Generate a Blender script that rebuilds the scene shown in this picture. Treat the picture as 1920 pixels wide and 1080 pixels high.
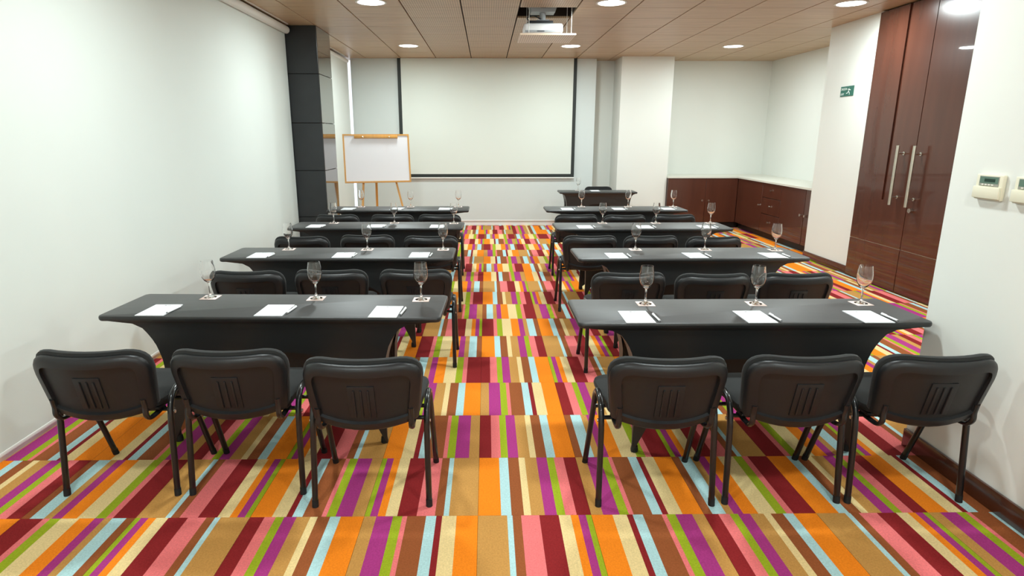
import bpy, bmesh, math, random
from mathutils import Vector, Matrix
random.seed(7)
scene = bpy.context.scene
for o in list(bpy.data.objects): bpy.data.objects.remove(o)

# ------------------------------------------------------------------ camera
cam_data = bpy.data.cameras.new('camera'); cam = bpy.data.objects.new('camera', cam_data)
scene.collection.objects.link(cam); scene.camera = cam
cam_data.sensor_width = 36.0; cam_data.lens = 36.0 * 1150 / 1920
cam_data.shift_x = (960 - 926) / 1920; cam_data.clip_start = .05
rt = Vector((.99993, -.011816, 0)); dn = Vector((-.002842, -.240532, -.970637)); fw = Vector((.011469, .970569, -.240549))
m = Matrix((rt, -dn, -fw)).transposed().to_4x4(); m.translation = (0, 0, 1.625)
cam.matrix_world = m

# ------------------------------------------------------------------ world, exposure
w = bpy.data.worlds.new('world'); scene.world = w; w.use_nodes = True
w.node_tree.nodes['Background'].inputs[0].default_value = (.85, .93, 1, 1)
w.node_tree.nodes['Background'].inputs[1].default_value = 1.0
vs = scene.view_settings
vs.view_transform = 'Standard'; vs.look = 'None'; vs.gamma = 1.0; vs.use_curve_mapping = False
vs.exposure = -0.42
LAMP_W = 62.0          # each downlight

# ------------------------------------------------------------------ helpers
COL = scene.collection
MATS = {}
def lin(c):
    c /= 255.0
    return c / 12.92 if c <= .04045 else ((c + .055) / 1.055) ** 2.4
def rgb(r, g, b): return (lin(r), lin(g), lin(b), 1)
def mat(name, col, rough=.5, metal=0, spec=.5, noise=None, bump=None, sheen=0, trans=0, ior=1.45, emit=None, coat=0):
    mt = bpy.data.materials.new(name); mt.use_nodes = True
    nt = mt.node_tree; b = nt.nodes['Principled BSDF']
    b.inputs['Base Color'].default_value = col
    b.inputs['Roughness'].default_value = rough
    b.inputs['Metallic'].default_value = metal
    b.inputs['Specular IOR Level'].default_value = spec
    b.inputs['IOR'].default_value = ior
    b.inputs['Transmission Weight'].default_value = trans
    b.inputs['Sheen Weight'].default_value = sheen
    b.inputs['Coat Weight'].default_value = coat
    if emit:
        b.inputs['Emission Color'].default_value = emit[0]; b.inputs['Emission Strength'].default_value = emit[1]
    if noise or bump:
        tc = nt.nodes.new('ShaderNodeTexCoord'); mp = nt.nodes.new('ShaderNodeMapping')
        nt.links.new(tc.outputs['Object'], mp.inputs[0])
    if noise:                       # (scale vec, amount, detail)
        mp.inputs['Scale'].default_value = noise[0]
        n = nt.nodes.new('ShaderNodeTexNoise'); n.inputs['Scale'].default_value = 1; n.inputs['Detail'].default_value = noise[2]
        nt.links.new(mp.outputs[0], n.inputs['Vector'])
        mx = nt.nodes.new('ShaderNodeMix'); mx.data_type = 'RGBA'
        k = noise[1]
        mx.inputs[6].default_value = tuple(c * (1 - k) for c in col[:3]) + (1,)
        mx.inputs[7].default_value = tuple(min(1, c * (1 + k)) for c in col[:3]) + (1,)
        nt.links.new(n.outputs[0], mx.inputs[0]); nt.links.new(mx.outputs[2], b.inputs['Base Color'])
    if bump:                        # (scale vec, strength, distance)
        mp2 = nt.nodes.new('ShaderNodeMapping'); nt.links.new(tc.outputs['Object'], mp2.inputs[0]); mp2.inputs['Scale'].default_value = bump[0]
        n2 = nt.nodes.new('ShaderNodeTexNoise'); n2.inputs['Scale'].default_value = 1; n2.inputs['Detail'].default_value = 3
        nt.links.new(mp2.outputs[0], n2.inputs['Vector'])
        bp = nt.nodes.new('ShaderNodeBump'); bp.inputs['Strength'].default_value = bump[1]; bp.inputs['Distance'].default_value = bump[2]
        nt.links.new(n2.outputs[0], bp.inputs['Height']); nt.links.new(bp.outputs[0], b.inputs['Normal'])
    MATS[name] = mt
    return mt

def link(name, bm, mats, parent=None, loc=None, smooth=False):
    me = bpy.data.meshes.new(name); bmesh.ops.recalc_face_normals(bm, faces=bm.faces[:]); bm.to_mesh(me); bm.free()
    if not isinstance(mats, (list, tuple)): mats = [mats]
    for x in mats: me.materials.append(MATS[x])
    if smooth:
        for p in me.polygons: p.use_smooth = True
        try: me.set_sharp_from_angle(angle=math.radians(38))
        except Exception: pass
    o = bpy.data.objects.new(name, me); COL.objects.link(o)
    if parent: o.parent = parent
    if loc: o.location = loc
    return o
def place(name, me, parent=None, loc=(0, 0, 0), rz=0):
    o = bpy.data.objects.new(name, me); COL.objects.link(o); o.parent = parent; o.location = loc; o.rotation_euler = (0, 0, rz)
    return o
def empty(name, loc=(0, 0, 0), rz=0):
    o = bpy.data.objects.new(name, None); COL.objects.link(o); o.location = loc; o.rotation_euler = (0, 0, rz); o.empty_display_size = .1
    return o
def tag(o, label, cat, group=None):
    o['label'] = label; o['category'] = cat
    if group: o['group'] = group
    return o
def struct(o, label=None, cat=None):
    o['kind'] = 'structure'
    if label: o['label'] = label
    if cat: o['category'] = cat
    return o
def copy_tree(o, parent=None):
    c = o.copy(); COL.objects.link(c); c.parent = parent
    for ch in list(o.children): copy_tree(ch, c)
    return c

def box(bm, x0, x1, y0, y1, z0, z1, bev=0, seg=2, mi=0):
    g = bmesh.ops.create_cube(bm, size=1)
    vs_ = g['verts']
    for v in vs_:
        v.co = Vector((x0 + (v.co.x + .5) * (x1 - x0), y0 + (v.co.y + .5) * (y1 - y0), z0 + (v.co.z + .5) * (z1 - z0)))
    fs = list({f for v in vs_ for f in v.link_faces})
    for f in fs: f.material_index = mi
    if bev:
        es = list({e for v in vs_ for e in v.link_edges})
        bmesh.ops.bevel(bm, geom=es, offset=bev, segments=seg, profile=.5, affect='EDGES', clamp_overlap=True)
def nbox(name, mt, parent, x0, x1, y0, y1, z0, z1, bev=0, seg=2):
    bm = bmesh.new(); box(bm, x0, x1, y0, y1, z0, z1, bev, seg)
    return link(name, bm, mt, parent, smooth=bev > 0)
def smooth_path(pts, n=6):
    P = [Vector(p) for p in pts]; out = []
    for i in range(len(P) - 1):
        p0 = P[max(0, i - 1)]; p1 = P[i]; p2 = P[i + 1]; p3 = P[min(len(P) - 1, i + 2)]
        for k in range(n):
            t = k / n
            out.append(.5 * ((2 * p1) + (p2 - p0) * t + (2 * p0 - 5 * p1 + 4 * p2 - p3) * t * t + (3 * p1 - p0 - 3 * p2 + p3) * t ** 3))
    out.append(P[-1]); return out
def tube(bm, pts, ra, rb=None, n=10, ref=(1, 0, 0)):
    """sweep an ellipse: ra along ref axis, rb across"""
    rb = rb or ra; rings = []
    for i, p in enumerate(pts):
        p = Vector(p)
        d = (Vector(pts[min(i + 1, len(pts) - 1)]) - Vector(pts[max(i - 1, 0)])).normalized()
        u = Vector(ref); u = (u - d * u.dot(d)); u = u.normalized() if u.length > 1e-4 else d.orthogonal().normalized()
        v = d.cross(u)
        rings.append([bm.verts.new(p + u * ra * math.cos(2 * math.pi * k / n) + v * rb * math.sin(2 * math.pi * k / n)) for k in range(n)])
    for a, b in zip(rings, rings[1:]):
        for k in range(n): bm.faces.new((a[k], a[(k + 1) % n], b[(k + 1) % n], b[k]))
    bm.faces.new(rings[0][::-1]); bm.faces.new(rings[-1])
def lathe(bm, prof, n=24, c=(0, 0)):
    rings = []
    for r, z in prof:
        if r < 1e-5: rings.append([bm.verts.new((c[0], c[1], z))])
        else: rings.append([bm.verts.new((c[0] + r * math.cos(2 * math.pi * k / n), c[1] + r * math.sin(2 * math.pi * k / n), z)) for k in range(n)])
    for a, b in zip(rings, rings[1:]):
        for k in range(n):
            k2 = (k + 1) % n
            if len(a) == 1 and len(b) == 1: continue
            if len(a) == 1: bm.faces.new((a[0], b[k], b[k2]))
            elif len(b) == 1: bm.faces.new((a[k], a[k2], b[0]))
            else: bm.faces.new((a[k], a[k2], b[k2], b[k]))
def xform(bm, M): bmesh.ops.transform(bm, matrix=M, verts=bm.verts[:])

# ------------------------------------------------------------------ materials
mat('wall_white', rgb(224, 226, 220), .6, noise=((1.5, 1.5, 1.5), .02, 2))
mat('blind_fabric', rgb(216, 222, 217), .75, noise=((2, 2, 2), .02, 2))
mat('back_blind_fabric', rgb(204, 212, 210), .75, noise=((2, 2, 2), .02, 2))
mat('white_paint', rgb(232, 232, 228), .4)
mat('white_plastic', rgb(226, 224, 212), .4)
mat('cream_plastic', rgb(224, 220, 198), .42)
mat('screen_white', rgb(214, 220, 212), .8)
mat('screen_black', rgb(40, 46, 44), .6)
mat('board_white', rgb(232, 230, 233), .5)
mat('pine', rgb(205, 150, 75), .4, noise=((40, 3, 3), .15, 3))
mat('slate', rgb(38, 40, 42), .32, noise=((6, 6, 6), .25, 4))
mat('slate_gloss', rgb(52, 55, 54), .05, spec=.9, coat=.8)
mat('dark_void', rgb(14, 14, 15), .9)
mat('groove_dark', rgb(40, 28, 20), .9)
mat('mahogany', rgb(78, 42, 30), .25, noise=((9, 9, 1.2), .28, 4), coat=.35)
mat('mahogany_dark', rgb(48, 20, 13), .35)
mat('plinth_black', rgb(18, 14, 14), .5)
mat('chrome', rgb(210, 208, 200), .22, metal=1)
mat('brushed', rgb(205, 200, 186), .38, metal=1)
mat('black_tube', rgb(17, 19, 21), .28, coat=.3)
mat('shell_plastic', rgb(22, 23, 25), .42, bump=((420, 420, 420), .12, .001))
mat('pad_fabric', rgb(24, 26, 26), .9, sheen=.08, bump=((500, 500, 500), .3, .001))
mat('cover_black', rgb(7, 9, 10), .46, spec=.85, sheen=.09, bump=((2.2, 5, 9), .25, .012))
mat('rubber', rgb(16, 16, 16), .7)
mat('glass', (1, 1, 1, 1), .0, trans=1, ior=1.5)
mat('coaster_paper', rgb(236, 214, 206), .8)
mat('paper', rgb(218, 221, 224), .8)
mat('ink', rgb(70, 70, 74), .8)
mat('pen_white', rgb(228, 229, 230), .3)
mat('pen_grey', rgb(90, 92, 96), .4)
mat('sign_green', rgb(26, 98, 82), .5)
mat('sign_white', rgb(235, 245, 240), .5)
mat('lcd', rgb(96, 122, 108), .2)
mat('lcd_dark', rgb(40, 62, 52), .2)
mat('button_grey', rgb(150, 150, 140), .5)
mat('proj_white', rgb(230, 230, 232), .35)
mat('proj_grey', rgb(165, 168, 172), .4)
mat('proj_dark', rgb(40, 42, 46), .5)
mat('lens_glass', rgb(20, 22, 30), .05)
mat('counter_white', rgb(214, 213, 202), .35)
mat('lamp_glow', (1, 1, 1, 1), .5, emit=((1, .97, .9, 1), 14))
mat('daylight_pane', rgb(235, 240, 255), .2, emit=((.86, .92, 1, 1), 1.6))
# ceiling wood veneer
def wood_ceiling(name, perf):
    mt = mat(name, rgb(186, 152, 122), .38)
    nt = mt.node_tree; b = nt.nodes['Principled BSDF']
    tc = nt.nodes.new('ShaderNodeTexCoord'); oi = nt.nodes.new('ShaderNodeObjectInfo')
    ad = nt.nodes.new('ShaderNodeVectorMath'); ad.operation = 'ADD'
    sc = nt.nodes.new('ShaderNodeVectorMath'); sc.operation = 'SCALE'; sc.inputs[3].default_value = 9
    nt.links.new(oi.outputs['Location'], sc.inputs[0]); nt.links.new(tc.outputs['Object'], ad.inputs[0]); nt.links.new(sc.outputs[0], ad.inputs[1])
    mp = nt.nodes.new('ShaderNodeMapping'); mp.inputs['Scale'].default_value = (2.5, 45, 1)
    nt.links.new(ad.outputs[0], mp.inputs[0])
    n = nt.nodes.new('ShaderNodeTexNoise'); n.inputs['Scale'].default_value = 1; n.inputs['Detail'].default_value = 4
    nt.links.new(mp.outputs[0], n.inputs['Vector'])
    cr = nt.nodes.new('ShaderNodeValToRGB')
    cr.color_ramp.elements[0].position = .3; cr.color_ramp.elements[0].color = rgb(172, 144, 113)
    cr.color_ramp.elements[1].position = .7; cr.color_ramp.elements[1].color = rgb(197, 169, 136)
    nt.links.new(n.outputs[0], cr.inputs[0])
    last = cr.outputs[0]
    if perf:
        wv = nt.nodes.new('ShaderNodeTexWave'); wv.wave_type = 'BANDS'; wv.bands_direction = 'X'; wv.inputs['Scale'].default_value = 13.0
        wv.inputs['Distortion'].default_value = 0
        nt.links.new(tc.outputs['Object'], wv.inputs['Vector'])
        r2 = nt.nodes.new('ShaderNodeValToRGB'); r2.color_ramp.elements[0].position = .62; r2.color_ramp.elements[1].position = .8
        r2.color_ramp.elements[0].color = (0, 0, 0, 1); r2.color_ramp.elements[1].color = (.5, .5, .5, 1)
        nt.links.new(wv.outputs[0], r2.inputs[0])
        mx = nt.nodes.new('ShaderNodeMix'); mx.data_type = 'RGBA'
        nt.links.new(r2.outputs[0], mx.inputs[0]); nt.links.new(last, mx.inputs[6]); mx.inputs[7].default_value = rgb(95, 72, 52)
        last = mx.outputs[2]
    nt.links.new(last, b.inputs['Base Color'])
mat('panel_edge_wood', rgb(232, 212, 190), .5)
wood_ceiling('ceiling_wood', False); wood_ceiling('ceiling_perforated', True); wood_ceiling('panel_lamplit', True)
for e_ in [n for n in MATS['panel_lamplit'].node_tree.nodes if n.type == 'VALTORGB'][0].color_ramp.elements: e_.color = rgb(226, 205, 186)  # same veneer made paler: nearby lamp light painted into the lowered panel's colour
CARPET = dict(tan=(188, 138, 74), lightblue=(172, 206, 208), brown=(146, 82, 46), pink=(226, 116, 116), darkred=(134, 36, 38),
              cream=(224, 198, 142), orange=(250, 130, 30), purple=(164, 56, 124), green=(150, 166, 36))
CN = list(CARPET)
for k, c in CARPET.items():
    mat('carpet_' + k, rgb(*c), .95, spec=.1, noise=((130, 130, 130), .3, 4), bump=((300, 300, 300), .7, .004))

# ------------------------------------------------------------------ shell of the room
ZC = 2.95
YF = -3.2                # wall behind the viewpoint
bm = bmesh.new(); box(bm, -2.9, 5.4, YF - .1, 12.0, -.12, -.008)
floor = struct(link('floor', bm, 'groove_dark'), 'floor laid with multicoloured striped carpet tiles', 'floor')

# carpet tiles: four woven stripe designs, each laid either way round
DES = {
 1: [('tan', 162), ('lightblue', 30), ('brown', 48), ('pink', 102), ('darkred', 108), ('cream', 67), ('orange', 43), ('purple', 42), ('green', 30)],
 2: [('orange', 118), ('cream', 80), ('darkred', 33), ('lightblue', 57), ('brown', 105), ('pink', 27), ('green', 52), ('purple', 93), ('tan', 67)],
 3: [('darkred', 78), ('pink', 62), ('green', 46), ('purple', 67), ('tan', 75), ('cream', 40), ('brown', 68), ('lightblue', 57), ('orange', 127)],
 4: [('darkred', 130), ('pink', 40), ('green', 60), ('cream', 105), ('orange', 88), ('purple', 55), ('tan', 45), ('lightblue', 80), ('brown', 50)]}
def tile_bm(bm, des, cx=0, cy=0, flip=False, S=.5):
    tot = sum(wd for _, wd in des); h = S / 2 - .0006; x = -h
    for nme, wd in des:
        x1 = x + wd / tot * 2 * h
        a, b = (x, x1) if not flip else (-x1, -x)
        top = [bm.verts.new((cx + p, cy + q, 0)) for p, q in ((a, -h), (b, -h), (b, h), (a, h))]
        f = bm.faces.new(top); f.material_index = CN.index(nme)
        for i, j in ((0, 1), (2, 3)):
            lo = [bm.verts.new(top[k].co + Vector((0, 0, -.007))) for k in (i, j)]
            g = bm.faces.new((top[i], lo[0], lo[1], top[j])); g.material_index = CN.index(nme)
        x = x1
TM = {}
for k, des in DES.items():
    bm = bmesh.new(); tile_bm(bm, des)
    me = bpy.data.meshes.new('carpet_tile'); bm.to_mesh(me); bm.free()
    for n_ in CN: me.materials.append(MATS['carpet_' + n_])
    TM[k] = me
R_, L_ = 'right', 'left'
KNOWN = {0: ('1 2 3 1 2r', '2r 3 1r 4 2r'), 1: ('3r 2r 4r 3r 2', '1r 2 1 4r 3r'), 2: ('3 4r 1r 4 1r', '2 1r 3 2 2r'),
         3: ('2r 3 4 1r', '3 4r'), 4: ('3 1r 2 4r', '4r 1'), 5: ('3r 1 3 2r', '4 2r'), 6: ('4 3r 2r', '1 3r'), 7: ('4r 2r', '2 4'),
         8: ('3r 1r', '4r 2r'), 9: ('1 1', '4 3'), 10: ('2 2', '3r 1')}
X0, Y0, S = -.042, 1.885, .5
codes = ['1', '1r', '2', '2r', '3', '3r', '4', '4r']
for r in range(0, 20):
    rt_, lf_ = [s.split() for s in KNOWN.get(r, ('', ''))]
    for c in range(-5, 11):
        xa = X0 + c * S; ya = Y0 + r * S
        if r <= 1 and xa > 2.25: continue
        if ya < 7.7 and xa > 4.35: continue
        if xa > 5.0: continue
        if r == 19 and c > 9: continue
        code = rt_[c] if 0 <= c < len(rt_) else (lf_[-c - 1] if 0 <= -c - 1 < len(lf_) else random.choice(codes))
        place('carpet_tile', TM[int(code[0])], floor, (xa + S / 2, ya + S / 2, 0), math.pi if 'r' in code else 0)
bm = bmesh.new()
for r in range(-10, 0):
    for c in range(-5, 5):
        tile_bm(bm, DES[random.randint(1, 4)], X0 + (c + .5) * S, Y0 + (r + .5) * S, random.random() < .5)
t = link('carpet_tile_field', bm, ['carpet_' + n_ for n_ in CN], floor); t['kind'] = 'stuff'

# ceiling: slab, grooved wood panels, void over the projector
HX0, HX1, HY0, HY1 = .362, .967, 7.03, 7.62
bm = bmesh.new()
box(bm, -2.9, 5.4, YF - .1, 6.42, ZC, 3.1)
box(bm, -2.9, 5.4, 6.42, HY0, 2.973, 3.1, mi=1); box(bm, -2.9, 5.4, HY1, 12.0, 2.973, 3.1, mi=1)
box(bm, -2.9, HX0, HY0, HY1, 2.973, 3.1, mi=1); box(bm, HX1, 5.4, HY0, HY1, 2.973, 3.1, mi=1)
ceiling = struct(link('ceiling', bm, ['ceiling_wood', 'groove_dark']), 'suspended ceiling of brown wood veneer panels', 'ceiling')
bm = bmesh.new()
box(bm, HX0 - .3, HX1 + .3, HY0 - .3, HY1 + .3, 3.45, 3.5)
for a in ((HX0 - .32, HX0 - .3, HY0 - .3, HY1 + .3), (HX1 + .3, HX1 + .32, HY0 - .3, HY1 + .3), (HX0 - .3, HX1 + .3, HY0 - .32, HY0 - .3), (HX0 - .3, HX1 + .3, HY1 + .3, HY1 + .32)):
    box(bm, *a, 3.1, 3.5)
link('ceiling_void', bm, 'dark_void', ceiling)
cx = [-2.73 + .617 * i for i in range(14)]
ry = [6.43 + .6 * i for i in range(10)]
PM = {}
for nm in ('ceiling_wood', 'ceiling_perforated'):
    bm = bmesh.new(); box(bm, -.3025, .3025, -.2988, .2988, 0, .02)
    bmesh.ops.bevel(bm, geom=[e for e in bm.edges if all(v.co.z < .001 for v in e.verts)], offset=.003, segments=1, affect='EDGES')
    me = bpy.data.meshes.new('ceiling_panel'); bmesh.ops.recalc_face_normals(bm, faces=bm.faces[:]); bm.to_mesh(me); bm.free(); me.materials.append(MATS[nm]); PM[nm] = me
for i in range(13):
    for j in range(9):
        xm = (cx[i] + cx[i + 1]) / 2; ym = ry[j] + .3
        if abs(xm - .664) < .1 and abs(ym - 7.33) < .1: continue
        if xm > 4.5 and ym < 8.2: continue
        place('ceiling_panel', PM['ceiling_perforated' if i in (3, 4, 5) else 'ceiling_wood'], ceiling, (xm, ym, ZC))

def wall(name, x0, x1, y0, y1, z0=0, z1=ZC, mt='wall_white', label=None):
    return struct(nbox(name, mt, None, x0, x1, y0, y1, z0, z1), label, 'wall')
XL = -2.56
wall('wall_left', XL - .15, XL, YF, 11.86, label='white wall behind the roller blinds')
wall('wall_back', -2.27, 1.97, 11.56, 11.95, label='white wall behind the projection screen')
wall('wall_back_alcove', 1.97, 5.35, 11.78, 11.95, label='white back wall above the low cabinets')
wall('wall_pillar', 2.335, 3.238, 11.13, 11.78, label='white square pillar beside the head table')
wall('wall_alcove', 5.22, 5.35, 8.25, 11.78, label='white side wall above the drawer cabinets')
wall('wall_alcove_return', 4.48, 5.22, 8.0, 8.25, label='white return wall at the end of the cabinets')
wall('wall_right', 2.26, 4.6, YF, 3.0, label='white wall carrying the two thermostats')
# wall with the door opening (door y 5.39..7.19)
bm = bmesh.new(); box(bm, 4.36, 4.48, 7.2, 8.25, 0, ZC); box(bm, 4.36, 4.48, 3.0, 5.38, 0, ZC); box(bm, 4.44, 4.48, 5.38, 7.2, 0, ZC)
struct(link('wall_door', bm, 'wall_white'), 'white wall holding the tall double door', 'wall')
wall('wall_front', -2.68, 2.26, YF - .15, YF, label='white wall behind the last row')
# baseboards
struct(nbox('baseboard_left', 'white_paint', None, XL, -2.495, YF, 8.15, 0, .028), 'low white skirting under the long blind', 'baseboard')
struct(nbox('baseboard_back', 'white_paint', None, -2.27, 1.97, 11.45, 11.56, 0, .075), 'white skirting under the projection screen', 'baseboard')
struct(nbox('baseboard_right', 'mahogany', None, 2.244, 2.26, YF, 3.0, 0, .1, .004), 'dark wood skirting below the thermostats', 'baseboard')
struct(nbox('baseboard_door', 'mahogany', None, 4.342, 4.36, 7.2, 8.25, 0, .1, .004), 'dark wood skirting between door and cabinets', 'baseboard')
# daylight slit in the corner between the blinds
win = struct(empty('window_1', (-2.4, 11.75, 0)), 'narrow strip of daylit window between two blinds', 'window')
nbox('pane', 'daylight_pane', win, -.13, .13, .0, .01, 0, ZC)
nbox('window_frame', 'white_paint', win, .1, .13, -.05, 0, 0, ZC)

# dark tiled column
colm = struct(nbox('wall_column', 'groove_dark', None, -2.55, -2.115, 8.158, 8.815, 0, ZC), 'dark stone-clad column between the blinds', 'column')
zs = [0, .585, 1.187, 1.787, 2.384, ZC]
for a, b in zip(zs, zs[1:]):
    o = nbox('cladding_panel', 'slate', colm, -2.555, -2.106, 8.143, 8.158, a + .003, b - .003, .002, 1)
    o = nbox('cladding_panel', 'slate_gloss', colm, -2.115, -2.102, 8.16, 8.82, a + .003, b - .003, .002, 1)

# ------------------------------------------------------------------ double door
door = struct(empty('door_1', (4.36, 6.29, 0)), 'tall dark mahogany double door with long bar handles', 'door')
def door_leaf(y0, y1, groove, hy, xo):
    bm = bmesh.new()
    x0, x1 = -.03 + xo, .07
    parts = [(y0, y1, .012, .462), (y0, y1, .468, .95)]
    if groove: parts += [(y0, groove - .022, .95, 2.935), (groove + .022, y1, .95, 2.935)]
    else: parts += [(y0, y1, .95, 2.935)]
    for a, b, z0, z1 in parts: box(bm, x0, x1, a, b, z0, z1)
    if groove: box(bm, x0 + .018, x1, groove - .022, groove + .022, .95, 2.935)
    lf = link('door_leaf', bm, 'mahogany', door)
    nbox('inlay_strip', 'brushed', lf, x0 + .006, x1 - .001, y0 + .001, y1 - .001, .4622, .4678)
    bm = bmesh.new(); tube(bm, [(x0 - .075, hy, .92), (x0 - .075, hy, 1.53)], .016, n=14)
    h = link('bar_handle', bm, 'brushed', lf, smooth=True)
    for z in (1.0, 1.45):
        bm = bmesh.new(); tube(bm, [(x0, hy, z), (x0 - .075, hy, z)], .009, n=10, ref=(0, 1, 0)); tube(bm, [(x0, hy, z), (x0 - .008, hy, z)], .018, n=14, ref=(0, 1, 0))
        link('handle_standoff', bm, 'chrome', h, smooth=True)
    return lf
l1 = door_leaf(.002, .905, .40, .165, 0)
l2 = door_leaf(-.905, -.002, None, -.085, .004)
bm = bmesh.new(); tube(bm, [(-.028, -.085, .885), (-.06, -.085, .885)], .024, n=16, ref=(0, 1, 0))
link('lock_cylinder', bm, 'chrome', l2, smooth=True)

# ------------------------------------------------------------------ roller blinds, projection screen
def blind(label, along, p, a, b, zb, fabric, tube_r, side):
    """along 'y': hangs in plane x=p from y=a..b; along 'x': plane y=p"""
    r = tag(empty('roller_blind', (0, 0, 0)), label, 'blind')
    if along == 'y':
        r.location = (p, (a + b) / 2, zb); h = (b - a) / 2; H = ZC - zb
        nbox('blind_fabric', fabric, r, -.003, .003, -h, h, .02, H - .05)
        nbox('bottom_bar', 'white_paint', r, -.007, .007, -h, h, 0, .022, .003)
        bm = bmesh.new(); tube(bm, [(side, -h, H - .06), (side, h - .02, H - .06)], tube_r, n=20)
        link('roller_tube', bm, 'white_paint', r, smooth=True)
        nbox('ceiling_channel', 'white_paint', r, side + tube_r - .005, side + tube_r + .012, -h, h - .1, H - .012, H - .001)
    else:
        r.location = ((a + b) / 2, p, zb); h = (b - a) / 2; H = ZC - zb
        nbox('blind_fabric', fabric, r, -h, h, -.003, .003, .02, H - .002)
        nbox('bottom_bar', 'white_paint', r, -h, h, -.007, .007, 0, .022, .003)
    return r
blind('long white roller blind covering the side wall up to the dark column', 'y', -2.487, YF + .02, 8.12, .03, 'blind_fabric', .045, .03)
blind('short white roller blind between the dark column and the corner daylight strip', 'y', -2.425, 8.84, 11.36, .02, 'blind_fabric', .03, 0)
blind('wide pale grey roller blind hanging behind the projection screen', 'x', 11.44, -2.388, 1.95, .08, 'back_blind_fabric', .03, 0)
scr = tag(empty('projection_screen', (.02, 11.40, .87)), 'white projection screen with black borders hanging from the ceiling', 'projection screen')
SX, SZ = 1.58, ZC - .87
nbox('screen_surface', 'screen_white', scr, -SX + .058, SX - .058, -.002, .002, .08, SZ - .003)
bm = bmesh.new(); box(bm, -SX, -SX + .058, -.003, .003, .022, SZ - .003); box(bm, SX - .058, SX, -.003, .003, .022, SZ - .003); box(bm, -SX + .058, SX - .058, -.003, .003, .022, .08)
link('black_border', bm, 'screen_black', scr)
nbox('bottom_bar', 'white_paint', scr, -SX - .005, SX + .005, -.012, .012, 0, .022, .004)

# ------------------------------------------------------------------ downlights
def downlight(x, y, label):
    e = tag(empty('downlight', (x, y, ZC)), label, 'ceiling light', 'round downlights in the wood ceiling')
    bm = bmesh.new(); lathe(bm, [(.158, 0), (.158, -.006), (.15, -.009), (.136, -.006), (.136, 0)], 32)
    link('trim_ring', bm, 'white_paint', e, smooth=True)
    bm = bmesh.new(); lathe(bm, [(.136, -.001), (.136, -.005), (0, -.006)], 32)
    link('diffuser', bm, 'lamp_glow', e)
    ld = bpy.data.lights.new('downlight_lamp', 'AREA'); ld.shape = 'DISK'; ld.size = .26; ld.energy = LAMP_W; ld.color = (.87, .985, .985)
    lo = bpy.data.objects.new('downlight_lamp', ld); COL.objects.link(lo); lo.parent = e; lo.location = (0, 0, -.014)
side_n = {-1.172: 'blind side', 1.283: 'middle', 3.754: 'door side'}
for x in (-1.172, 1.283, 3.754):
    for k, y in enumerate((9.88, 6.78, 3.68, .58, -2.3)):
        if x > 3 and y < 3.2: continue
        downlight(x, y, 'round glowing ceiling downlight, %s, %s from the projection screen' % (side_n[x], ('first row', 'second row', 'third row', 'fourth row', 'fifth row')[k]))

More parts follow.
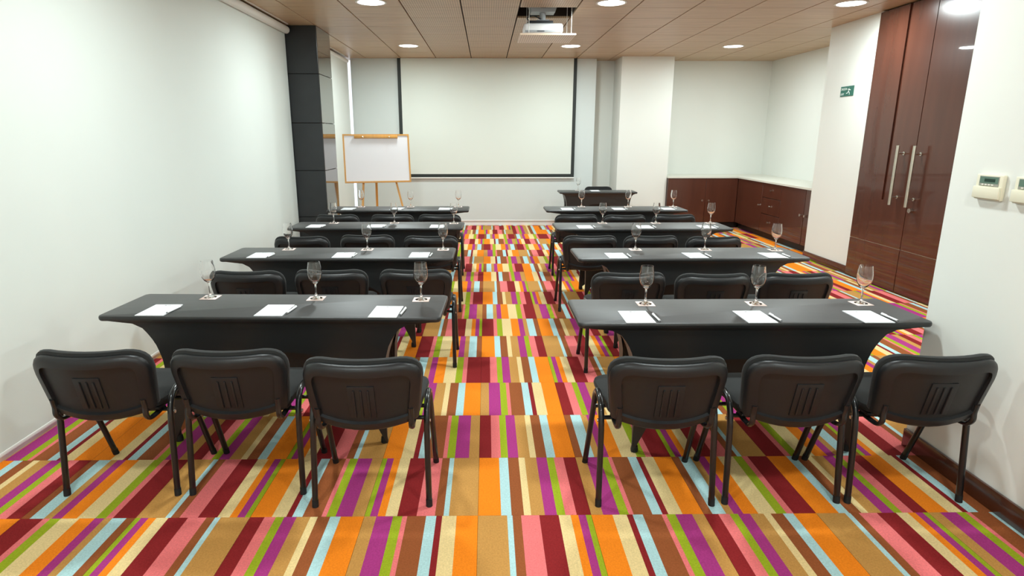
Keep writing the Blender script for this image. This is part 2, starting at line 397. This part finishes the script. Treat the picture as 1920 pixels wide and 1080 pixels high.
# ------------------------------------------------------------------ tables
def interp(tab, z):
    for (z0, v0), (z1, v1) in zip(tab, tab[1:]):
        if z0 >= z >= z1: return v0 + (v1 - v0) * (z0 - z) / (z0 - z1)
    return tab[-1][1]
GX = [(.70, .83), (.692, .77), (.685, .73), (.67, .695), (.65, .665), (.61, .638), (.57, .615), (.49, .592), (.42, .583), (.2, .58), (0, .585)]
GY = [(.70, .226), (.685, .215), (.65, .208), (.5, .2), (.2, .2), (0, .205)]
def make_table(HX, HY, sx):
    TZ = .725
    r = empty('training_table')
    bm = bmesh.new(); rr = []
    for ins, z in ((.014, TZ - .03), (.004, TZ - .027), (0, TZ - .02), (0, TZ - .010), (.003, TZ - .003), (.010, TZ)):
        ring = []
        for sx_, sy_, a0 in ((1, -1, -90), (1, 1, 0), (-1, 1, 90), (-1, -1, 180)):
            for k in range(7):
                an = math.radians(a0 + 15 * k); R0 = .035 - ins
                ring.append(bm.verts.new((sx_ * (HX - .035) + R0 * math.cos(an), sy_ * (HY - .035) + R0 * math.sin(an), z)))
        rr.append(ring)
    for A, B in zip(rr, rr[1:]):
        for k in range(len(A)): bm.faces.new((A[k], A[(k + 1) % len(A)], B[(k + 1) % len(A)], B[k]))
    bm.faces.new(rr[-1]); bm.faces.new(rr[0][::-1])
    link('covered_top', bm, 'cover_black', r, smooth=True)
    per = []
    NL, NS = 40, 14
    for k in range(NL): per.append((-1 + 2 * k / NL, -1))
    for k in range(NS): per.append((1, -1 + 2 * k / NS))
    for k in range(NL): per.append((1 - 2 * k / NL, 1))
    for k in range(NS): per.append((-1, 1 - 2 * k / NS))
    bm = bmesh.new(); rings = []
    NT = 18
    for j in range(NT + 1):
        tt = j / NT; ring = []
        for a, b in per:
            if abs(b) == 1: hem = (.52 if b < 0 else .2) * max(0, 1 - abs(a) ** 3.4) ** 1.25
            else: hem = .60 * max(0, 1 - abs(b) ** 2) ** 1.1
            tz = tt ** 1.25
            z = .698 + (hem - .698) * tz
            gx = HX - (.89 - interp(GX, z)) * sx; gy = interp(GY, z) + (HY - .235)
            if j == 0: gx, gy = HX - .03, HY - .012
            bow = 1 - .03 * (1 - a * a) * (1 if abs(b) == 1 else 0) * min(1, tt * 2)
            ring.append(bm.verts.new((a * gx, b * gy * bow, z)))
        rings.append(ring)
    n = len(per)
    for A, B in zip(rings, rings[1:]):
        for k in range(n): bm.faces.new((A[k], A[(k + 1) % n], B[(k + 1) % n], B[k]))
    link('stretch_skirt', bm, 'cover_black', r, smooth=True)
    fx = HX - (.89 - .565) * sx; fy = .185 + HY - .235
    for a in (-1, 1):
        for b in (-1, 1):
            bm = bmesh.new(); tube(bm, [(a * fx, b * fy, .03), (a * fx, b * fy, .695)], .014, n=10)
            lg = link('leg', bm, 'black_tube', r, smooth=True)
            bm = bmesh.new(); lathe(bm, [(0, 0), (.019, 0), (.020, .012), (.017, .035), (0, .036)], 14, (a * fx, b * fy))
            link('foot_cap', bm, 'rubber', lg, smooth=True)
    return r
TG = 'black covered training tables in rows'
rown = {1: 'fourth', 2: 'third', 3: 'second', 4: 'first'}
TAB = {'L1': (-1.12, 3.262, -1.6), 'R1': (1.345, 3.13, 0), 'L2': (-1.145, 4.815, -.4), 'R2': (1.58, 4.775, .5), 'L3': (-1.13, 6.385, -.5), 'R3': (1.59, 6.305, .2),
       'L4': (-1.115, 7.905, .3), 'R4': (1.635, 7.875, 0)}
proto = make_table(.89, .235, 1.0)
first = True
for k, (x, y, a) in TAB.items():
    o = proto if first else copy_tree(proto); first = False
    o.location = (x, y, 0); o.rotation_euler = (0, 0, math.radians(a))
    tag(o, 'long black-covered table, %s row from the screen, %s side' % (rown[int(k[1])], 'blind-wall' if k[0] == 'L' else 'door'), 'table', TG)
ht = make_table(.645, .215, .42)
ht.location = (1.855, 10.40, 0)
tag(ht, 'short head table in black stretch cover in front of the white pillar', 'table')

# ------------------------------------------------------------------ chairs
def outline(hw_b, hw_t, z_b, z_t, rb, rtp, sag, arch):
    """closed outline in (x,z), counter-clockwise from lower left, rounded corners"""
    P = [(-hw_b, z_b, rb), (hw_b, z_b, rb), (hw_t, z_t, rtp), (-hw_t, z_t, rtp)]
    out = []
    for i, (x, z, r) in enumerate(P):
        p = Vector((x, z)); a = Vector(P[i - 1][:2]); b = Vector(P[(i + 1) % 4][:2])
        da = (a - p).normalized(); db = (b - p).normalized(); ang = da.angle(db); L = r / math.tan(ang / 2)
        s, e = p + da * L, p + db * L
        for k in range(7):
            t_ = k / 6; q = (1 - t_) ** 2 * s + 2 * t_ * (1 - t_) * (p * .85 + (s + e) / 2 * .15) + t_ * t_ * e
            out.append(q)
        if i in (0, 2):
            nx = P[(i + 1) % 4]; p2 = Vector(nx[:2])
            for k in range(1, 8): pass
    # subdivide long edges
    res = []
    for i, q in enumerate(out):
        res.append(q); nxt = out[(i + 1) % len(out)]; d_ = (nxt - q).length
        nseg = max(1, int(d_ / .04))
        for k in range(1, nseg): res.append(q.lerp(nxt, k / nseg))
    for q in res:
        f = 1 - (q.x / hw_t) ** 2
        if q.y < (z_b + z_t) / 2 and abs(q.x) < hw_b: q.y -= sag * max(0, 1 - (q.x / hw_b) ** 2) * max(0, 1 - (q.y - z_b) / .08)
        if q.y > z_t - .1: q.y += arch * max(0, f) * (q.y - z_t + .1) / .1
    return res
def offset(poly, d_):
    n = len(poly); out = []
    for i in range(n):
        a, b = poly[i - 1], poly[(i + 1) % n]; t_ = (b - a).normalized(); out.append(poly[i] + Vector((-t_.y, t_.x)) * d_)
    return out
def rings_bm(prof, base, bend=.9):
    """prof: list of (inset, y). builds a closed cushion-like solid from stacked outlines"""
    bm = bmesh.new(); rs = []
    for ins, y in prof:
        rs.append([bm.verts.new((q.x, y + bend * q.x * q.x, q.y)) for q in offset(base, ins)])
    n = len(base)
    for A, B in zip(rs, rs[1:]):
        for k in range(n): bm.faces.new((A[k], A[(k + 1) % n], B[(k + 1) % n], B[k]))
    for r_ in (rs[0], rs[-1]):                # close with shrinking rings
        cen = Vector((0, sum(v.co.y for v in r_) / n, sum(v.co.z for v in r_) / n)); prev = r_
        yflat = prof[0][1] if r_ is rs[0] else prof[-1][1]
        for s_ in (.66, .33):
            ring = []
            for v in r_:
                x = v.co.x * s_; z = cen.z + (v.co.z - cen.z) * s_
                ring.append(bm.verts.new((x, yflat + bend * x * x, z)))
            for k in range(n): bm.faces.new((prev[k], prev[(k + 1) % n], ring[(k + 1) % n], ring[k]))
            prev = ring
        bm.faces.new(prev)
    return bm
def make_chair():
    r = empty('visitor_chair')
    # backrest: leans back; local origin at its lower edge
    B = Matrix.Translation((0, -.05, .418)) @ Matrix.Rotation(math.radians(14), 4, 'X')
    ol = outline(.226, .259, .022, .312, .014, .088, .030, .006)
    bm = rings_bm([(.004, .006), (0, 0), (0, -.012), (.006, -.022), (.016, -.029), (.044, -.031), (.048, -.017), (.056, -.016)], ol)
    xform(bm, B); sh = link('back_shell', bm, 'shell_plastic', r, smooth=True)
    bm = bmesh.new()                                    # moulded plate with three ribs
    def plate(x0, x1, z0, z1, y0, y1, bv): box(bm, x0, x1, y0, y1, z0, z1, bv, 2)
    plate(-.056, .056, .06, .222, -.0190, -.012, .002)
    for xr in (-.03, 0, .03): plate(xr - .0045, xr + .0045, .066, .205, -.025, -.016, .003)
    xform(bm, B); link('ribbed_plate', bm, 'shell_plastic', sh, smooth=True)
    bm = rings_bm([(.012, .046), (.004, .038), (-.003, .026), (-.003, .012), (.006, .004)], [q + Vector((0, .008)) for q in ol])
    xform(bm, B); link('back_pad', bm, 'pad_fabric', r, smooth=True)
    # seat
    so = outline(.22, .238, -.205, .205, .06, .07, 0, .004)
    bm = rings_bm([(.02, -.0), (.004, .008), (0, .022), (.004, .036), (.022, .046)], so, bend=0)
    xform(bm, Matrix.Translation((0, .222, .425)) @ Matrix(((1, 0, 0, 0), (0, 0, 1, 0), (0, 1, 0, 0), (0, 0, 0, 1))))
    link('seat_pad', bm, 'pad_fabric', r, smooth=True)
    bm = bmesh.new(); box(bm, -.205, .205, .035, .41, .408, .427, .008, 2); link('seat_pan', bm, 'shell_plastic', r, smooth=True)
    for s in (-1, 1):
        pts = [(s * .257, 0, .004), (s * .254, .018, .2), (s * .252, .034, .36)] + smooth_path([(s * .252, .044, .42), (s * .252, .07, .468), (s * .252, .115, .492), (s * .252, .165, .49), (s * .252, .205, .458), (s * .252, .225, .41)], 5) + [(s * .254, .30, .22), (s * .257, .385, .004)]
        bm = bmesh.new(); tube(bm, pts, .0135, .0145, n=12); fr = link('leg_frame', bm, 'black_tube', r, smooth=True)
        for p, q in ((pts[0], pts[1]), (pts[-1], pts[-2])):
            v = (Vector(q) - Vector(p)).normalized()
            bm = bmesh.new(); tube(bm, [Vector(p) - v * .004, Vector(p) + v * .03], .0148, .0158, n=12); link('foot_cap', bm, 'rubber', fr, smooth=True)
        bm = bmesh.new(); tube(bm, smooth_path([(s * .19, .10, .40), (s * .192, .02, .398), (s * .195, -.03, .405), (s * .197, -.056, .432), (s * .197, -.056, .47), (s * .197, -.064, .51)], 5), .013, .0095, n=10)
        link('back_bracket', bm, 'black_tube', r, smooth=True)
    for y in (.075, .20):
        bm = bmesh.new(); tube(bm, [(-.252, y, .399), (.252, y, .399)], .010, n=8, ref=(0, 0, 1)); link('seat_bar', bm, 'black_tube', r, smooth=True)
    for s in (-1, 1):
        bm = bmesh.new(); tube(bm, [(s * .24, .052, .398), (s * .268, .052, .398)], .008, n=10, ref=(0, 0, 1)); link('frame_bolt', bm, 'chrome', r, smooth=True)
    return r
CH = {1: [(-1.70, 2.565, 0), (-1.118, 2.567, 0), (-.52, 2.462, 0), (.758, 2.452, 0), (1.337, 2.466, 0), (1.90, 2.466, 0)],
      2: [(-1.63, 4.14, 0), (-1.068, 4.17, 0), (-.49, 4.175, 0), (.955, 4.06, 0), (1.512, 4.02, 0), (2.07, 4.03, 0)],
      3: [(-1.686, 5.60, 0), (-1.105, 5.68, 0), (-.512, 5.62, 0), (.95, 5.62, 0), (1.51, 5.61, 0), (2.07, 5.55, 0)],
      4: [(-1.736, 7.19, 0), (-1.098, 7.19, 0), (-.548, 7.19, 0), (1.045, 7.17, 0), (1.597, 7.12, 0), (2.184, 7.16, 0)]}
seatn = ['wall seat', 'middle seat', 'aisle seat', 'aisle seat', 'middle seat', 'wall seat']
cproto = make_chair(); first = True
for rw, lst in CH.items():
    for i, (x, y, a) in enumerate(lst):
        o = cproto if first else copy_tree(cproto); first = False
        o.location = (x, y, 0); o.rotation_euler = (0, 0, math.radians(a + random.uniform(-.3, .3)))
        tag(o, 'black visitor chair, %s, %s row from the screen, %s side' % (seatn[i], rown[rw], 'blind-wall' if i < 3 else 'door'), 'chair', 'black visitor chairs at the training tables')
o = copy_tree(cproto); o.location = (2.0, 11.02, 0); o.rotation_euler = (0, 0, math.pi)
tag(o, 'black padded visitor chair behind the short head table, facing the room', 'chair')
if 'group' in o: del o['group']

# ------------------------------------------------------------------ things on the tables
TZ = .7252
def make_glass():
    bm = bmesh.new()
    pr = [(0, 0), (.034, 0), (.0345, .002), (.02, .007), (.008, .013), (.0048, .03), (.0042, .055), (.005, .08), (.010, .088), (.024, .100), (.036, .120), (.0405, .142), (.040, .165), (.0355, .195), (.0330, .213),
          (.0312, .213), (.0337, .195), (.0382, .165), (.0387, .142), (.0342, .121), (.0220, .1025), (.008, .094), (0, .0925)]
    lathe(bm, pr, 28)
    return link('wine_glass', bm, 'glass', smooth=True)
def make_coaster():
    return nbox('paper_coaster', 'coaster_paper', None, -.046, .046, -.046, .046, 0, .0015)
def make_pad():
    o = nbox('notepad', 'paper', None, -.0735, .0735, -.105, .105, 0, .004)
    bm = bmesh.new(); box(bm, -.016, -.004, .083, .089, .004, .0043); box(bm, -.001, .018, .085, .088, .004, .0043)
    link('printed_header', bm, 'ink', o)
    return o
def make_pen():
    r = empty('ballpoint_pen')
    bm = bmesh.new(); tube(bm, [(0, -.062, .006), (0, -.055, .006), (0, .05, .006), (0, .058, .006)], .0052, n=10); link('barrel', bm, 'pen_white', r, smooth=True)
    bm = bmesh.new(); tube(bm, [(0, -.07, .006), (0, -.062, .006)], .003, n=8); link('tip', bm, 'pen_grey', r, smooth=True)
    bm = bmesh.new(); tube(bm, [(0, .058, .006), (0, .066, .006)], .0025, n=8); link('push_button', bm, 'pen_grey', r, smooth=True)
    nbox('clip', 'pen_white', r, -.0015, .0015, .018, .058, .011, .0135)
    return r
GL = {'L1': [(-1.585, 3.422), (-.972, 3.391), (-.371, 3.36)], 'R1': [(.874, 3.254), (1.484, 3.25), (2.07, 3.251)],
      'L2': [(-1.616, 4.965), (-.973, 4.946), (-.355, 4.94)], 'R2': [(1.212, 4.921), (1.778, 4.914), (2.341, 4.883)],
      'L3': [(-1.624, 6.52), (-.981, 6.52), (-.347, 6.48)], 'R3': [(1.232, 6.49), (1.8, 6.485), (2.381, 6.48)],
      'L4': [(-1.638, 8.07), (-.993, 8.06), (-.368, 8.06)], 'R4': [(1.243, 8.05), (1.852, 8.04), (2.446, 8.04)]}
PD = {'L1': [(-1.74, 3.157, 1), (-1.125, 3.145, 1), (-.53, 3.11, -1)], 'R1': [(.764, 3.0, 0), (1.369, 2.995, 0), (1.95, 2.99, -1)],
      'L2': [(-1.754, 4.70, 1), (-1.11, 4.70, 2), (-.522, 4.70, 0)], 'R2': [(1.001, 4.655, 0), (1.613, 4.655, 0), (2.215, 4.65, 0)],
      'L3': [(-1.758, 6.285, 1), (-1.133, 6.285, 0), (-.504, 6.26, 0)], 'R3': [(.997, 6.195, 0), (1.606, 6.19, 0), (2.237, 6.19, 0)],
      'L4': [(-1.76, 7.83, 0), (-1.148, 7.84, 0), (-.532, 7.82, 0)], 'R4': [(1.019, 7.78, 0), (1.672, 7.78, 0), (2.30, 7.79, 0)]}
gp, cp, pp, np_ = make_glass(), make_coaster(), make_pad(), make_pen()
used = set()
def put(proto, x, y, z, a):
    o = proto if proto.name not in used else copy_tree(proto)
    used.add(proto.name); o.location = (x, y, z); o.rotation_euler = (0, 0, math.radians(a)); return o
snames = {'L': ['wall seat', 'middle seat', 'aisle seat'], 'R': ['aisle seat', 'middle seat', 'wall seat']}
for k in TAB:
    rown_ = rown[int(k[1])]; sd = 'blind-wall' if k[0] == 'L' else 'door'; ta = TAB[k][2]
    for i in range(3):
        where = '%s, %s-side table, %s row from the screen' % (snames[k[0]][i], sd, rown_)
        x, y = GL[k][i]
        tag(put(cp, x, y, TZ, ta + random.uniform(-4, 4)), 'square paper coaster, ' + where, 'coaster', 'paper coasters under the glasses')
        tag(put(gp, x, y, TZ + .0016, random.uniform(0, 90)), 'empty wine glass, ' + where, 'wine glass', 'wine glasses on the tables')
        x, y, a = PD[k][i]
        tag(put(pp, x, y, TZ, a + ta), 'white printed notepad, ' + where, 'notepad', 'notepads on the tables')
        px = x + .09 if (k, i) != ('L1', 0) else x + .078
        tag(put(np_, px + (.006 if k[0] == 'R' else 0), y - .02 if k != 'L1' else y + .0, TZ, ta + (2 if k[0] == 'R' else -4)), 'white ballpoint pen, ' + where, 'pen', 'pens beside the notepads')
tag(put(cp, 1.555, 10.50, TZ, 0), 'square paper coaster on the short head table', 'coaster', 'paper coasters under the glasses')
tag(put(gp, 1.555, 10.50, TZ + .0016, 0), 'empty stemmed wine glass on the short head table', 'wine glass', 'wine glasses on the tables')
tag(put(pp, 1.83, 10.44, TZ, 180), 'white notepad with small printed header on the short head table', 'notepad', 'notepads on the tables')

# ------------------------------------------------------------------ easel with whiteboard
ez = tag(empty('whiteboard_easel', (-1.67, 9.62, 0), math.radians(13)), 'wood-framed whiteboard standing on a light wooden tripod easel', 'easel')
T = Matrix.Translation((0, .0, .925)) @ Matrix.Rotation(math.radians(-13), 4, 'X')
BW, BH = .505, .745
def ebox(name, mt, x0, x1, y0, y1, z0, z1, bev=0, parent=None):
    bm = bmesh.new(); box(bm, x0, x1, y0, y1, z0, z1, bev); xform(bm, T); return link(name, bm, mt, parent or ez, smooth=bev > 0)
ebox('board', 'board_white', -BW + .02, BW - .02, -.006, .006, .02, BH - .02)
bm = bmesh.new()
for a in ((-BW, -BW + .024, 0, BH), (BW - .024, BW, 0, BH), (-BW + .024, BW - .024, 0, .024), (-BW + .024, BW - .024, BH - .024, BH)): box(bm, a[0], a[1], -.012, .012, a[2], a[3])
xform(bm, T); link('board_frame', bm, 'pine', ez)
cl = ebox('clip_rail', 'pine', -.33, .33, -.028, -.007, BH - .066, BH - .026, .003)
for s in (-.2, .2):
    bm = bmesh.new(); tube(bm, [(s, -.027, BH - .046), (s, -.04, BH - .046)], .010, n=12, ref=(1, 0, 0)); xform(bm, T); link('clip_screw', bm, 'brushed', cl, smooth=True)
def leg(p, q, wd=.018):
    bm = bmesh.new(); tube(bm, [p, q], wd * 1.4, wd, n=4, ref=(.707, .707, 0)); return link('leg', bm, 'pine', ez)
leg((-.17, .225, 1.63), (-.30, -.165, .0), .017); leg((.13, .225, 1.63), (.47, -.165, .0), .017); leg((-.01, .26, 1.6), (-.01, .6, 0.0), .02)

# ------------------------------------------------------------------ projector on its lowered ceiling panel
pj = tag(empty('projector_lift', (.664, 7.32, 2.675)), 'ceiling panel lowered on thin white rods below the open projector hatch', 'projector lift')
bm = bmesh.new(); box(bm, -.3, .3, -.295, .295, 0, .02, .004, 1); link('lowered_panel', bm, 'panel_lamplit', pj)
bm = bmesh.new(); box(bm, -.3, .3, -.297, -.295, .001, .019); link('panel_edge', bm, 'panel_edge_wood', pj)
for x in (-.2, .26):
    for y in (-.2, .2):
        bm = bmesh.new(); tube(bm, [(x, y, .02), (x, y, .62)], .0032, n=8, ref=(1, 0, 0)); link('rod', bm, 'white_paint', pj, smooth=True)
bm = bmesh.new(); tube(bm, [(-.2, -.2, .45), (.26, -.2, .45)], .004, n=8, ref=(0, 0, 1)); link('cross_rod', bm, 'white_paint', pj, smooth=True)
pr = tag(empty('projector', (.625, 7.30, 2.70)), 'white ceiling projector hanging from a grey bracket in the hatch', 'projector')
bm = bmesh.new(); box(bm, -.215, .215, -.15, .15, .012, .118, .03, 4); link('body', bm, 'proj_white', pr, smooth=True)
bm = bmesh.new(); box(bm, -.20, .20, -.152, -.145, .024, .045, .002); link('vent_strip', bm, 'proj_grey', pr, smooth=True)
nbox('badge', 'proj_dark', pr, -.07, .01, -.1535, -.1515, .03, .038)
nbox('top_plate', 'proj_dark', pr, -.17, .11, -.11, .11, .116, .15, .01)
bm = bmesh.new(); tube(bm, [(.1, .145, .065), (.1, .165, .065)], .035, n=20, ref=(1, 0, 0)); link('lens', bm, 'lens_glass', pr, smooth=True)
bm = bmesh.new(); tube(bm, [(.0, 0, .15), (.0, 0, .26)], .035, n=16); box(bm, -.07, .07, -.05, .05, .15, .168, .003)
link('mount_column', bm, 'proj_grey', pr, smooth=True)
bm = bmesh.new()
v = [bm.verts.new(p) for p in ((-.13, -.1, .24), (.13, -.1, .24), (.13, .1, .24), (-.13, .1, .24), (-.19, -.1, .42), (.19, -.1, .42), (.19, .1, .42), (-.19, .1, .42))]
for f in ((0, 1, 2, 3), (4, 5, 6, 7), (0, 1, 5, 4), (1, 2, 6, 5), (2, 3, 7, 6), (3, 0, 4, 7)): bm.faces.new([v[i] for i in f])
link('mount_bracket', bm, 'proj_grey', pr)
nbox('bracket_slot', 'proj_dark', pr, -.03, .03, -.1005, -.099, .28, .31)
bm = bmesh.new(); tube(bm, smooth_path([(-.12, .02, .14), (-.17, .0, .19), (-.1, -.03, .21), (-.02, -.04, .17)], 5), .007, n=8); link('cable', bm, 'proj_dark', pr, smooth=True)

# ------------------------------------------------------------------ cabinets and countertop
CZ0, CZ1 = .105, .895
def knob(parent, p, ax):
    bm = bmesh.new(); tube(bm, [(0, 0, 0), (0, 0, .012), (0, 0, .0125), (0, 0, .026)], .008, n=12)
    for v_ in bm.verts:
        if v_.co.z > .0122: v_.co.x *= 2.2; v_.co.y *= 2.2
    R = Matrix.Rotation(math.radians(90), 4, 'X') if ax == 'y' else Matrix.Rotation(math.radians(-90), 4, 'Y')
    xform(bm, Matrix.Translation(p) @ R); link('knob', bm, 'chrome', parent, smooth=True)
FX, FY = 4.5, 11.05
# back run (faces -y): body and two doors
cb = tag(empty('low_cabinet', (3.87, 11.4, 0)), 'dark wood cabinet with two doors, against the back wall beside the white pillar', 'cabinet')
nbox('body', 'mahogany_dark', cb, -.63, .68, -.325, .37, CZ0, CZ1); nbox('plinth', 'plinth_black', cb, -.63, .70, -.28, .37, 0, CZ0)
for a, b, kx in ((-.628, .058, .0), (.062, .628, .12)):
    d_ = nbox('door', 'mahogany', cb, a, b, -.35, -.326, CZ0 + .004, CZ1 - .004, .002, 1); knob(d_, (kx, -.35, .50), 'y')
# right run (faces -x)
def unit(y0, y1, label, fronts):
    c = tag(empty('low_cabinet', (FX + .35, (y0 + y1) / 2, 0)), label, 'cabinet', 'dark wood cabinets along the alcove side wall')
    h = (y1 - y0) / 2
    nbox('body', 'mahogany_dark', c, -.325, .36, -h + .001, h - .001, CZ0, CZ1); nbox('plinth', 'plinth_black', c, -.28, .36, -h + .001, h - .001, 0, CZ0)
    for kind, a, b, z0, z1, ky, kz in fronts:
        d_ = nbox(kind, 'mahogany', c, -.35, -.326, a - (y0 + y1) / 2 + .004, b - (y0 + y1) / 2 - .004, z0 + .004, z1 - .004, .002, 1)
        knob(d_, (-.35, ky - (y0 + y1) / 2, kz), 'x')
    return c
unit(10.03, 11.05, 'dark wood cabinet with one wide door, in the alcove corner', [('door', 10.03, 11.04, CZ0, CZ1, 10.12, .52)])
unit(9.38, 10.03, 'dark wood cabinet with three drawers, between two door cabinets', [('drawer', 9.38, 10.03, .66, CZ1, 9.72, .785), ('drawer', 9.38, 10.03, .40, .66, 9.72, .53), ('drawer', 9.38, 10.03, CZ0, .40, 9.72, .275)])
unit(8.27, 9.38, 'dark wood cabinet with a pair of doors, next to the door wall', [('door', 8.655, 9.38, CZ0, CZ1, 8.72, .525), ('door', 8.27, 8.65, CZ0, CZ1, 8.59, .525)])
bm = bmesh.new(); box(bm, 3.24, FX - .02, FY - .01, 11.78, CZ1, .922); box(bm, FX - .02, 5.22, 8.26, 11.78, CZ1, .922)
tag(link('countertop', bm, 'counter_white'), 'white L-shaped countertop over the low wooden cabinets', 'countertop')

# ------------------------------------------------------------------ thermostats and exit sign
def thermostat(y1, label):
    t_ = tag(empty('thermostat', (2.26, y1, 1.347)), label, 'thermostat', 'thermostats on the white wall')
    Wd, Hh = .15, .112            # built along -y
    bm = bmesh.new(); box(bm, -.018, 0, -Wd, 0, 0, Hh, .005, 3); link('housing', bm, 'cream_plastic', t_, smooth=True)
    fl = nbox('flap', 'cream_plastic', t_, -.03, -.017, -Wd + .001, -.001, .006, .058, .004)
    bz = nbox('display_bezel', 'button_grey', t_, -.0195, -.0175, -Wd + .02, -.02, .06, .104, .0008, 1)
    nbox('display', 'lcd', bz, -.0203, -.0190, -Wd + .024, -.024, .072, .101)
    nbox('display_digits', 'lcd_dark', bz, -.0206, -.0201, -Wd + .04, -.05, .079, .093)
    for k in range(4): nbox('button', 'white_plastic', t_, -.0225, -.0190, -.05 - k * .018, -.038 - k * .018, .0635, .069, .001, 1)
thermostat(2.818, 'cream wall thermostat closer to the corner of the white wall')
thermostat(2.607, 'cream wall thermostat farther from the corner of the white wall')
sg = tag(empty('exit_sign', (4.36, 7.71, 2.15)), 'small green exit sign with white figure and lettering, beside the double door', 'sign')
nbox('sign_plate', 'sign_green', sg, -.006, 0, -.135, .135, -.058, .058)
def text(s, size, y, z):
    cu = bpy.data.curves.new('lettering', 'FONT'); cu.body = s; cu.size = size; cu.extrude = .0004
    ob = bpy.data.objects.new('lettering', cu); COL.objects.link(ob)
    me = bpy.data.meshes.new_from_object(ob.evaluated_get(bpy.context.evaluated_depsgraph_get())); bpy.data.objects.remove(ob)
    # text plane x->-y, y->z, facing -x
    me.transform(Matrix(((0, 0, -1, -.0068), (-1, 0, 0, y), (0, 1, 0, z), (0, 0, 0, 1))))
    me.materials.clear(); me.materials.append(MATS['sign_white'])
    o_ = bpy.data.objects.new('lettering', me); COL.objects.link(o_); o_.parent = sg
text('SALIDA', .038, .122, .014); text('EXIT', .034, .122, -.044)
bm = bmesh.new()                                            # running figure and arrow
tube(bm, [(-.0065, -.055, .036), (-.0065, -.055, .0365)], .008, n=10)
for a, b in (((-.05, .026), (-.035, -.004)), ((-.048, .018), (-.075, .01)), ((-.045, .02), (-.02, .022)), ((-.035, -.004), (-.06, -.022)), ((-.06, -.022), (-.06, -.042)), ((-.035, -.004), (-.012, -.024)), ((-.012, -.024), (.008, -.024))):
    tube(bm, [(-.0065, a[0], a[1]), (-.0065, b[0], b[1])], .001, .0045, n=6, ref=(1, 0, 0))
link('figure', bm, 'sign_white', sg)
